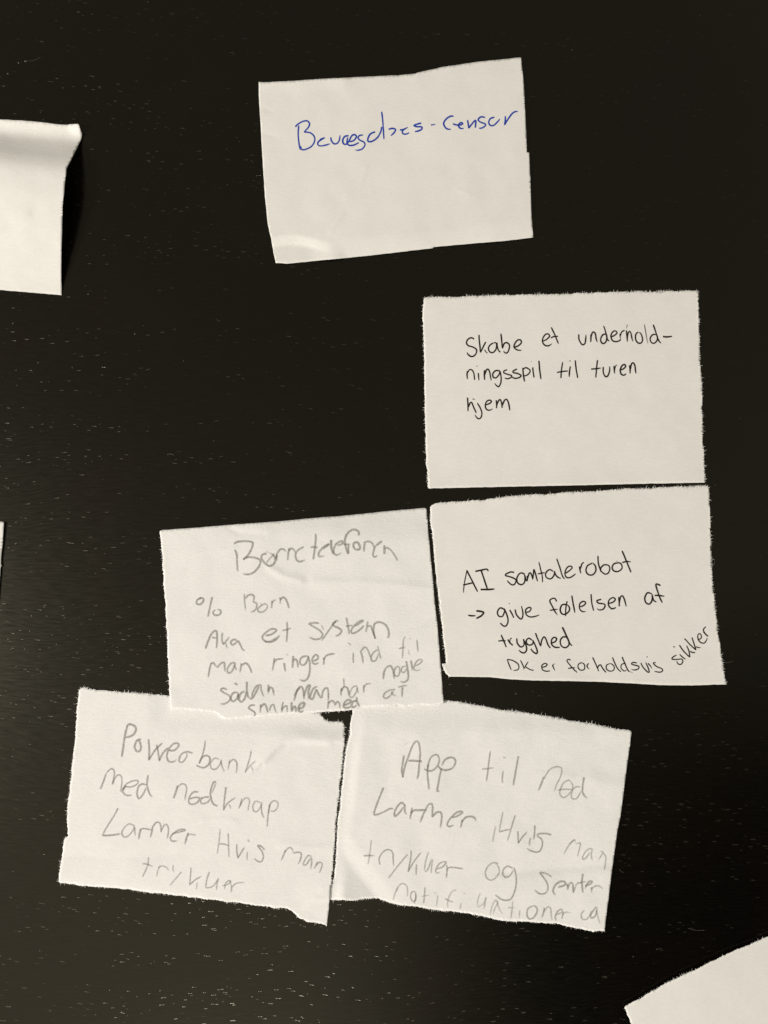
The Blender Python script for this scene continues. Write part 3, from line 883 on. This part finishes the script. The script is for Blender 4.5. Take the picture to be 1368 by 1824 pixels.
bt_note, bv = make_sheet([
    ('clean', [(284.5, 946), (290, 944), (350, 940), (420, 934), (490, 929), (560, 922.5), (620, 918), (680, 911.5), (730, 907)]),
    ('clean', [(756, 904.5), (760, 906.5), (761, 920), (764, 960), (768, 1000), (772, 1040), (775, 1080), (779, 1110), (783, 1160), (787, 1210)]),
    ('torn', [(790, 1250), (788.5, 1254), (767, 1257), (747, 1256), (719.5, 1260), (707.6, 1255.4), (692, 1258), (668, 1259), (642.5, 1260), (628.7, 1263.7), (613, 1266), (575, 1268.6), (535, 1270.5), (487, 1274.5), (447.6, 1278.5), (400, 1281.4), (392, 1277.5), (386.4, 1270.6), (368.7, 1267.6), (345, 1265.6), (325, 1263.7)]),
    ('torn', [(304.5, 1264), (303, 1250), (301, 1220), (300, 1190), (298, 1150), (296.5, 1110), (295.5, 1090), (293, 1060), (291.5, 1030), (289.5, 1000), (287, 970)])],
    z_bt, PAPER_ROUGH, 6, fuzz=0.8)
tag(bt_note, 'white note in grey pencil headed Børnetelefonen, lying over the tops of two notes', 'paper note', GROUP)
write_line(bt_note, bv, 'large grey pencil heading reading Børnetelefonen', """
I: 155,420 185,490 190,600 200,760; 145,330 200,300 320,290 420,305 430,345 400,430 350,510 280,572; 280,572 350,535 450,540 530,570 545,620 500,710 420,780 340,798 275,782; 640,480 580,495 560,540 590,600 650,655 700,668 755,630 770,560 740,500 690,470; *0.5 690,470 655,455 625,445; *0.75 635,620 690,555 770,475;
800,500 790,540 800,600; 785,560 800,480 850,415 900,415 940,455; 985,395 970,480 960,580; 975,440 1020,400 1060,430 1085,480; 1200,385 1150,405 1100,450 1080,510 1100,580 1150,602 1225,575; *1.2 1205,378 1170,395
| J: 105,180 105,280 85,450 68,570; 25,383 80,380 130,388; 310,330 240,370 170,440 145,500 170,525 235,515; 310,330 290,355 215,410; *1.15 340,270 340,360 360,450 372,490; 525,300 490,290 420,330 385,400 380,460 405,498 450,495 495,462; 525,300 500,335 430,355;
760,205 760,150 720,120 670,115 600,160 560,230 550,300 570,400 600,490; *0.9 605,330 605,480; *0.9 520,335 640,340; *1.1 740,305 690,320 680,370 710,415 770,415 780,380 755,320 735,300; *1.1 850,295 845,370 838,450; 850,310 900,295 950,310 980,350 1000,390; *1.15 1115,285 1060,330 1010,370; 1010,370 990,430 975,500 1000,530 1040,515;
*1.1 1150,350 1150,420 1150,490; *0.9 1155,410 1190,390 1250,430 1310,510 1350,590
""", PENCIL, 5.2, 1.0)
write_line(bt_note, bv, 'grey pencil line reading % Børn', """
K: *1.1 130,170 80,195 70,240 110,250 150,215 150,180 115,170 90,190; 260,160 235,270 208,400; 300,315 270,345 285,378 330,382 365,355 355,320 315,312; *0.85 650,120 655,220 668,325; 665,180 690,145 735,130 770,150 765,200 750,225; 760,220 800,240 800,290 770,330 725,345;
*0.9 900,240 850,270 815,310 830,340 880,340 925,300 930,260 895,238; *0.5 850,225 862,265; 990,205 985,250 985,300; *0.85 990,240 1010,205 1040,195; 1085,165 1090,200 1090,245; 1090,195 1120,165 1155,185 1180,240 1195,300
""", PENCIL, 4.9, 1.0)
write_line(bt_note, bv, 'grey pencil line reading Aka et system', """
K: 178,790 205,710 245,620 290,572 315,590 320,680 310,785; 255,655 290,658 320,670; 385,595 378,680 395,735 395,735 435,690 470,642; 425,720 435,765 455,785; 560,685 515,680 485,715 510,745 550,715 575,690; 575,690 600,740 630,800 660,815;
*1.1 905,630 970,620 1035,580 1035,555 980,552 905,600 870,650 895,690 950,710 1020,690 1080,630; *0.8 890,700 960,700 1040,655; 1170,460 1175,560 1165,710; *0.9 1112,570 1160,560 1220,540
| L: 170,178 110,175 65,185 110,215 180,260 205,300 180,340 120,350 62,325; *0.8 195,195 205,230 225,260; 375,155 340,160 290,230 240,300 195,365; 350,165 315,185 330,210 385,235 405,265 380,300 340,318; 458,122 475,210 490,300; *0.9 452,212 490,205 525,205;
545,210 590,185 635,155 610,152 555,190 510,250 520,285 560,275 610,240 640,205; 685,160 675,220 665,275; 680,215 715,210 735,260 765,345; 765,345 745,270 755,190 810,168 870,195 905,260 905,325 885,325
""", PENCIL, 4.9, 1.0)
write_line(bt_note, bv, 'grey pencil line reading man ringer ind til', """
M: 110,210 90,290 75,388; 105,225 135,210 160,240 185,268; 185,268 225,220 265,205 275,260 280,320; 400,205 350,220 310,280 315,330 350,325 385,270 400,210; 400,215 400,260 420,300; 480,215 470,270 462,330; 480,240 530,215 565,240 590,290 605,335; 880,150 870,230 855,310; *0.9 875,210 910,170 990,160;
1000,210 1005,260 1015,320; *0.8 1025,98 1050,128; *1.1 1110,125 1105,200 1100,275; 1110,190 1140,165 1160,200 1170,270; 1280,125 1220,140 1190,190 1210,235 1250,230 1285,170 1290,120; 1290,125 1310,210 1310,320 1285,400 1240,430 1185,410
| L: 110,580 150,560 158,530 130,515 100,550 100,595 130,612 165,595; 215,540 220,580 215,620; 218,570 250,520 340,500; *0.85 530,490 530,550 532,600; *0.9 475,385 510,415; 605,470 625,530 635,605; *0.9 610,480 640,440 670,440 700,500 720,560; *0.85 790,460 745,490 720,540 730,580 770,570 800,500; *0.85 790,418 805,490 825,560;
*0.7 1080,318 1060,370 1058,450 1050,555; *0.85 1010,450 1050,440 1085,430; *0.55 1115,460 1120,490 1125,520; *0.9 1125,335 1145,358; *0.8 1205,350 1210,420 1218,490
""", PENCIL, 4.9, 1.0)
write_line(bt_note, bv, 'grey pencil line reading sådan man har nogle at', """
M: 310,540 260,520 225,540 270,575 330,610 345,650 310,690 260,712 220,705; 420,570 375,580 350,640 375,680 420,650 440,590 420,565; 440,585 440,640 440,665; 392,458 435,475; 520,560 475,580 450,650 480,685 520,640 540,560; *1.1 545,440 545,530 555,610 575,635; 690,480 650,510 615,580 605,640; 575,635 610,645 660,560 695,485; *0.9 690,480 715,480 720,540 750,620; 805,475 808,530 805,590; 805,560 830,510 860,530 875,610
| Z: 935,75 905,110 880,195; 885,150 920,80 950,70 965,110 970,180; *1.1 970,150 1000,65 1025,60 1010,110 1015,185; 1090,65 1050,90 1025,160 1050,175 1080,90; 1080,90 1110,150 1130,170; 1130,170 1145,100 1180,80 1190,130 1190,190
| N: *0.8 340,380 342,430 345,480; 320,490 310,530 308,580; 312,530 340,480 380,490 395,530 400,580; *0.85 500,470 450,480 415,540 410,590 440,600 480,550 500,480; *0.85 495,480 500,520 515,550; 575,460 572,500 572,548; *0.85 572,490 600,450 660,440;
*1.1 800,390 805,320 830,255; 830,255 880,235 910,280 920,340 925,385; *0.85 965,235 930,280 930,340 965,355 990,310 985,255 960,240; *0.9 1060,240 1020,250 1010,300 1040,310 1070,270; 1065,180 1080,270 1090,360 1070,410 1030,425 990,410; 1120,170 1130,230 1140,295; *0.9 1165,235 1215,215 1250,175 1220,160 1175,200 1155,250 1160,280 1190,290 1225,275;
*0.9 935,510 880,515 820,550 800,590 830,612 880,580 920,520; *0.9 890,530 915,570 950,580; 1025,475 1018,530 1018,598; *0.9 970,482 1020,470 1075,462
""", PENCIL, 5.0, 1.0)
write_line(bt_note, bv, 'small grey pencil line reading snakke med', """
M: 645,725 590,730 570,765 610,790 645,820 640,850 610,860; 715,715 712,770 705,820; 715,750 755,710 780,740 795,790 800,815; *0.9 820,800 835,740 870,720 885,770 910,825; 985,685 975,750 970,815; 970,780 1000,745 1030,735 1035,770 1035,812; *1.1 1090,690 1090,750 1090,810; *1.1 1095,790 1125,740 1140,760 1140,812; *1.2 1175,770 1230,750 1245,705 1215,700 1180,740 1175,790 1210,808 1240,790
| N: 165,640 160,690 155,735; 165,670 200,640 230,660 240,700; 240,690 265,650 290,670 295,730; *1.1 345,690 400,670 425,640 385,630 345,670 340,710 375,725 420,710; *1.1 490,640 450,650 430,700 460,715 490,690; *1.1 490,595 495,650 515,690 545,718
""", PENCIL, 5.0, 1.0)

# ---- note arched up at the left edge
PROFILE = [(190, 2.2), (212, 2.0), (224, 1.4), (238, 0.7), (250, 1.1), (268, 4.0), (285, 6.9), (303, 8.6), (330, 8.9), (360, 8.4), (400, 6.8), (440, 4.7), (480, 2.5), (505, 1.1), (528, 0.2)]
u_l = und(51.0, 0.22, 70)


def z_left(x, y):
    yy = y - 0.07 * (x - 110)
    yy += 10 * sstep((100 - x) / 160) * math.sin((yy - 220) / 70.0)
    P = PROFILE
    if yy <= P[0][0]: z = P[0][1]
    elif yy >= P[-1][0]: z = P[-1][1]
    else:
        for i in range(len(P) - 1):
            if P[i][0] <= yy <= P[i + 1][0]:
                p0 = P[max(0, i - 1)]; p1 = P[i]; p2 = P[i + 1]; p3 = P[min(len(P) - 1, i + 2)]
                h = p2[0] - p1[0]
                t = (yy - p1[0]) / h
                m1_ = (p2[1] - p0[1]) / (p2[0] - p0[0]) * h
                m2_ = (p3[1] - p1[1]) / (p3[0] - p1[0]) * h
                t2, t3 = t * t, t * t * t
                z = (2 * t3 - 3 * t2 + 1) * p1[1] + (t3 - 2 * t2 + t) * m1_ + (-2 * t3 + 3 * t2) * p2[1] + (t3 - t2) * m2_
                break
    z += ridge(x, y, [(-20, 416), (10, 398), (48, 382)], 26, 14, 0.35)
    z += 2.4 * max(0, 1 - math.hypot(x - 142, y - 222) / 24) ** 1.6
    z *= 1 - 0.55 * sstep((20 - x) / 350)
    return max(0.14, z + u_l(x, y) * min(1, z))


left_note, bv = make_sheet([
    ('clean', [(-345, 190), (-200, 201), (-60, 208), (0, 212.5), (60, 216), (100, 221), (120, 222.5), (124, 221)]),
    ('clean', [(138, 220.5), (140, 222), (146, 238), (145.5, 246), (138, 262), (128, 281), (118.5, 300), (115, 330), (111.5, 370), (109.5, 440), (109, 490)]),
    ('clean', [(110, 526), (60, 521.5), (0, 516.5), (-60, 512), (-200, 502)]),
    ('clean', [(-372, 490), (-360, 340)])],
    z_left, PAPER, 7, grid=5, written=False)
tag(left_note, 'blank white note arched up off the table at the left edge, casting a black shadow', 'paper note', GROUP)

# ---- sliver of a note at the left edge, half way down
def z_sliver(x, y):
    return max(0.14, 0.5 + 0.4 * max(0, 1 - math.hypot(x - 6, y - 930) / 160) + und(61, 0.1)(x, y))


sliver_note, bv = make_sheet([
    ('clean', [(-470, 912), (-200, 922), (0, 929), (6, 929.5)]),
    ('clean', [(7.5, 931), (6, 948), (4, 972), (2.2, 990), (1.4, 1005), (3.6, 1007.5), (1.0, 1010), (0, 1025), (-4, 1080)]),
    ('clean', [(-12, 1252), (-200, 1243)]),
    ('clean', [(-482, 1230), (-476, 1070)])],
    z_sliver, PAPER, 8, grid=6, written=False)
tag(sliver_note, 'thin sliver of a white note peeking in at the left edge, half way down', 'paper note', GROUP)

# ---- note in the lower right corner
u_r = und(71.0, 0.2, 110)


def z_right(x, y):
    return max(0.14, 1.2 + u_r(x, y) + 0.8 * max(0, 1 - math.hypot(x - 1250, y - 1725) / 160))


right_note, bv = make_sheet([
    ('torn', [(1112, 1793.5), (1120, 1789), (1150, 1773), (1171, 1760), (1192, 1749), (1222, 1735), (1250, 1722), (1300, 1697), (1335, 1682), (1368, 1669), (1420, 1643)]),
    ('clean', [(1546, 1584), (1620, 1740)]),
    ('clean', [(1700, 1900), (1500, 2010)]),
    ('torn', [(1272, 2120), (1190, 1960), (1150, 1876), (1132, 1840), (1125, 1824), (1119, 1810)])],
    z_right, PAPER, 9, written=False)
tag(right_note, 'blank white corner of a steeply tilted note with a fuzzy torn edge, lower right', 'paper note', GROUP)

for o in (blue_note, skabe_note, ai_note, app_note, pb_note, bt_note, left_note, sliver_note, right_note):
    recentre(o)

# ------------------------------------------------------------------ dust and lint on the table
def dust():
    rng = random.Random(5)
    verts, faces = [], []

    def fleck(px, py, r, ht):
        c = at(px, py, 0)
        k = rng.randint(5, 7)
        b0 = len(verts)
        a0 = rng.uniform(0, 6.28)
        st = rng.uniform(0.55, 1.0)
        ca, sa = math.cos(a0), math.sin(a0)
        for i in range(k):
            an = i / k * 6.283
            rr = r * rng.uniform(0.55, 1.15)
            x_, y_ = math.cos(an) * rr, math.sin(an) * rr * st
            verts.append((c.x + x_ * ca - y_ * sa, c.y + x_ * sa + y_ * ca, 0.00002))
        verts.append((c.x, c.y, ht))
        for i in range(k):
            faces.append((b0 + i, b0 + (i + 1) % k, b0 + k))

    def hair(px, py, L, ang, bend):
        c = at(px, py, 0)
        b0 = len(verts)
        n_ = 6
        wd = 0.00003
        for i in range(n_):
            t = i / (n_ - 1) - 0.5
            a2 = ang + bend * t
            x_, y_ = c.x + math.cos(a2) * L * t, c.y + math.sin(a2) * L * t
            verts.append((x_ - math.sin(a2) * wd, y_ + math.cos(a2) * wd, 0.00006))
            verts.append((x_ + math.sin(a2) * wd, y_ - math.cos(a2) * wd, 0.00006))
        for i in range(n_ - 1):
            q = b0 + 2 * i
            faces.append((q, q + 1, q + 3, q + 2))
    for (x, y, r) in [(23, 576, 2.2), (75, 602, 1.6), (68, 646, 2.8), (30, 686, 2.0), (240, 595, 2.2), (255, 580, 1.5), (327, 643, 1.6), (123, 791, 1.8), (164, 822, 1.6), (40, 822, 1.8), (87, 680, 1.6), (128, 655, 1.4),
                      (45, 109, 4.0), (33, 112, 3.2), (14, 131, 2.5), (100, 37, 1.5), (340, 193, 1.6), (227, 684, 1.4), (299, 810, 1.3), (152, 509, 1.5), (157, 524, 1.8), (35, 524, 1.6), (1128, 1704, 1.6), (1170, 1691, 1.4), (919, 1236, 2.2)]:
        fleck(x, y, r * 0.000135, 0.00012)
    for _ in range(210):
        x = rng.uniform(-20, 1390) if rng.random() < 0.5 else rng.uniform(-20, 600)
        y = rng.uniform(0, 1824)
        fleck(x, y, min(1.6, 0.45 + rng.expovariate(3.2)) * 0.00013, rng.uniform(0.00004, 0.0001))
    hair(129, 655, 0.0012, 1.4, 0.6)
    hair(1240, 1657, 0.0062, -0.12, 0.25)
    hair(1296, 1180, 0.004, 0.1, 0.3)
    hair(388, 571, 0.0018, -0.5, 0.3)
    hair(60, 108, 0.006, 0.25, 0.5)
    hair(1106, 1552, 0.002, -0.7, 0.5)
    me = bpy.data.meshes.new('dust')
    me.from_pydata(verts, [], faces)
    m, t, b = new_mat('grey_dust')
    b.inputs['Base Color'].default_value = (0.15, 0.14, 0.125, 1)
    b.inputs['Roughness'].default_value = 1.0
    b.inputs['Specular IOR Level'].default_value = 0.1
    me.materials.append(m)
    o = bpy.data.objects.new('dust', me)
    C.objects.link(o)
    tag(o, 'pale dust specks and lint scattered over the dark table', None, None, 'stuff')


dust()
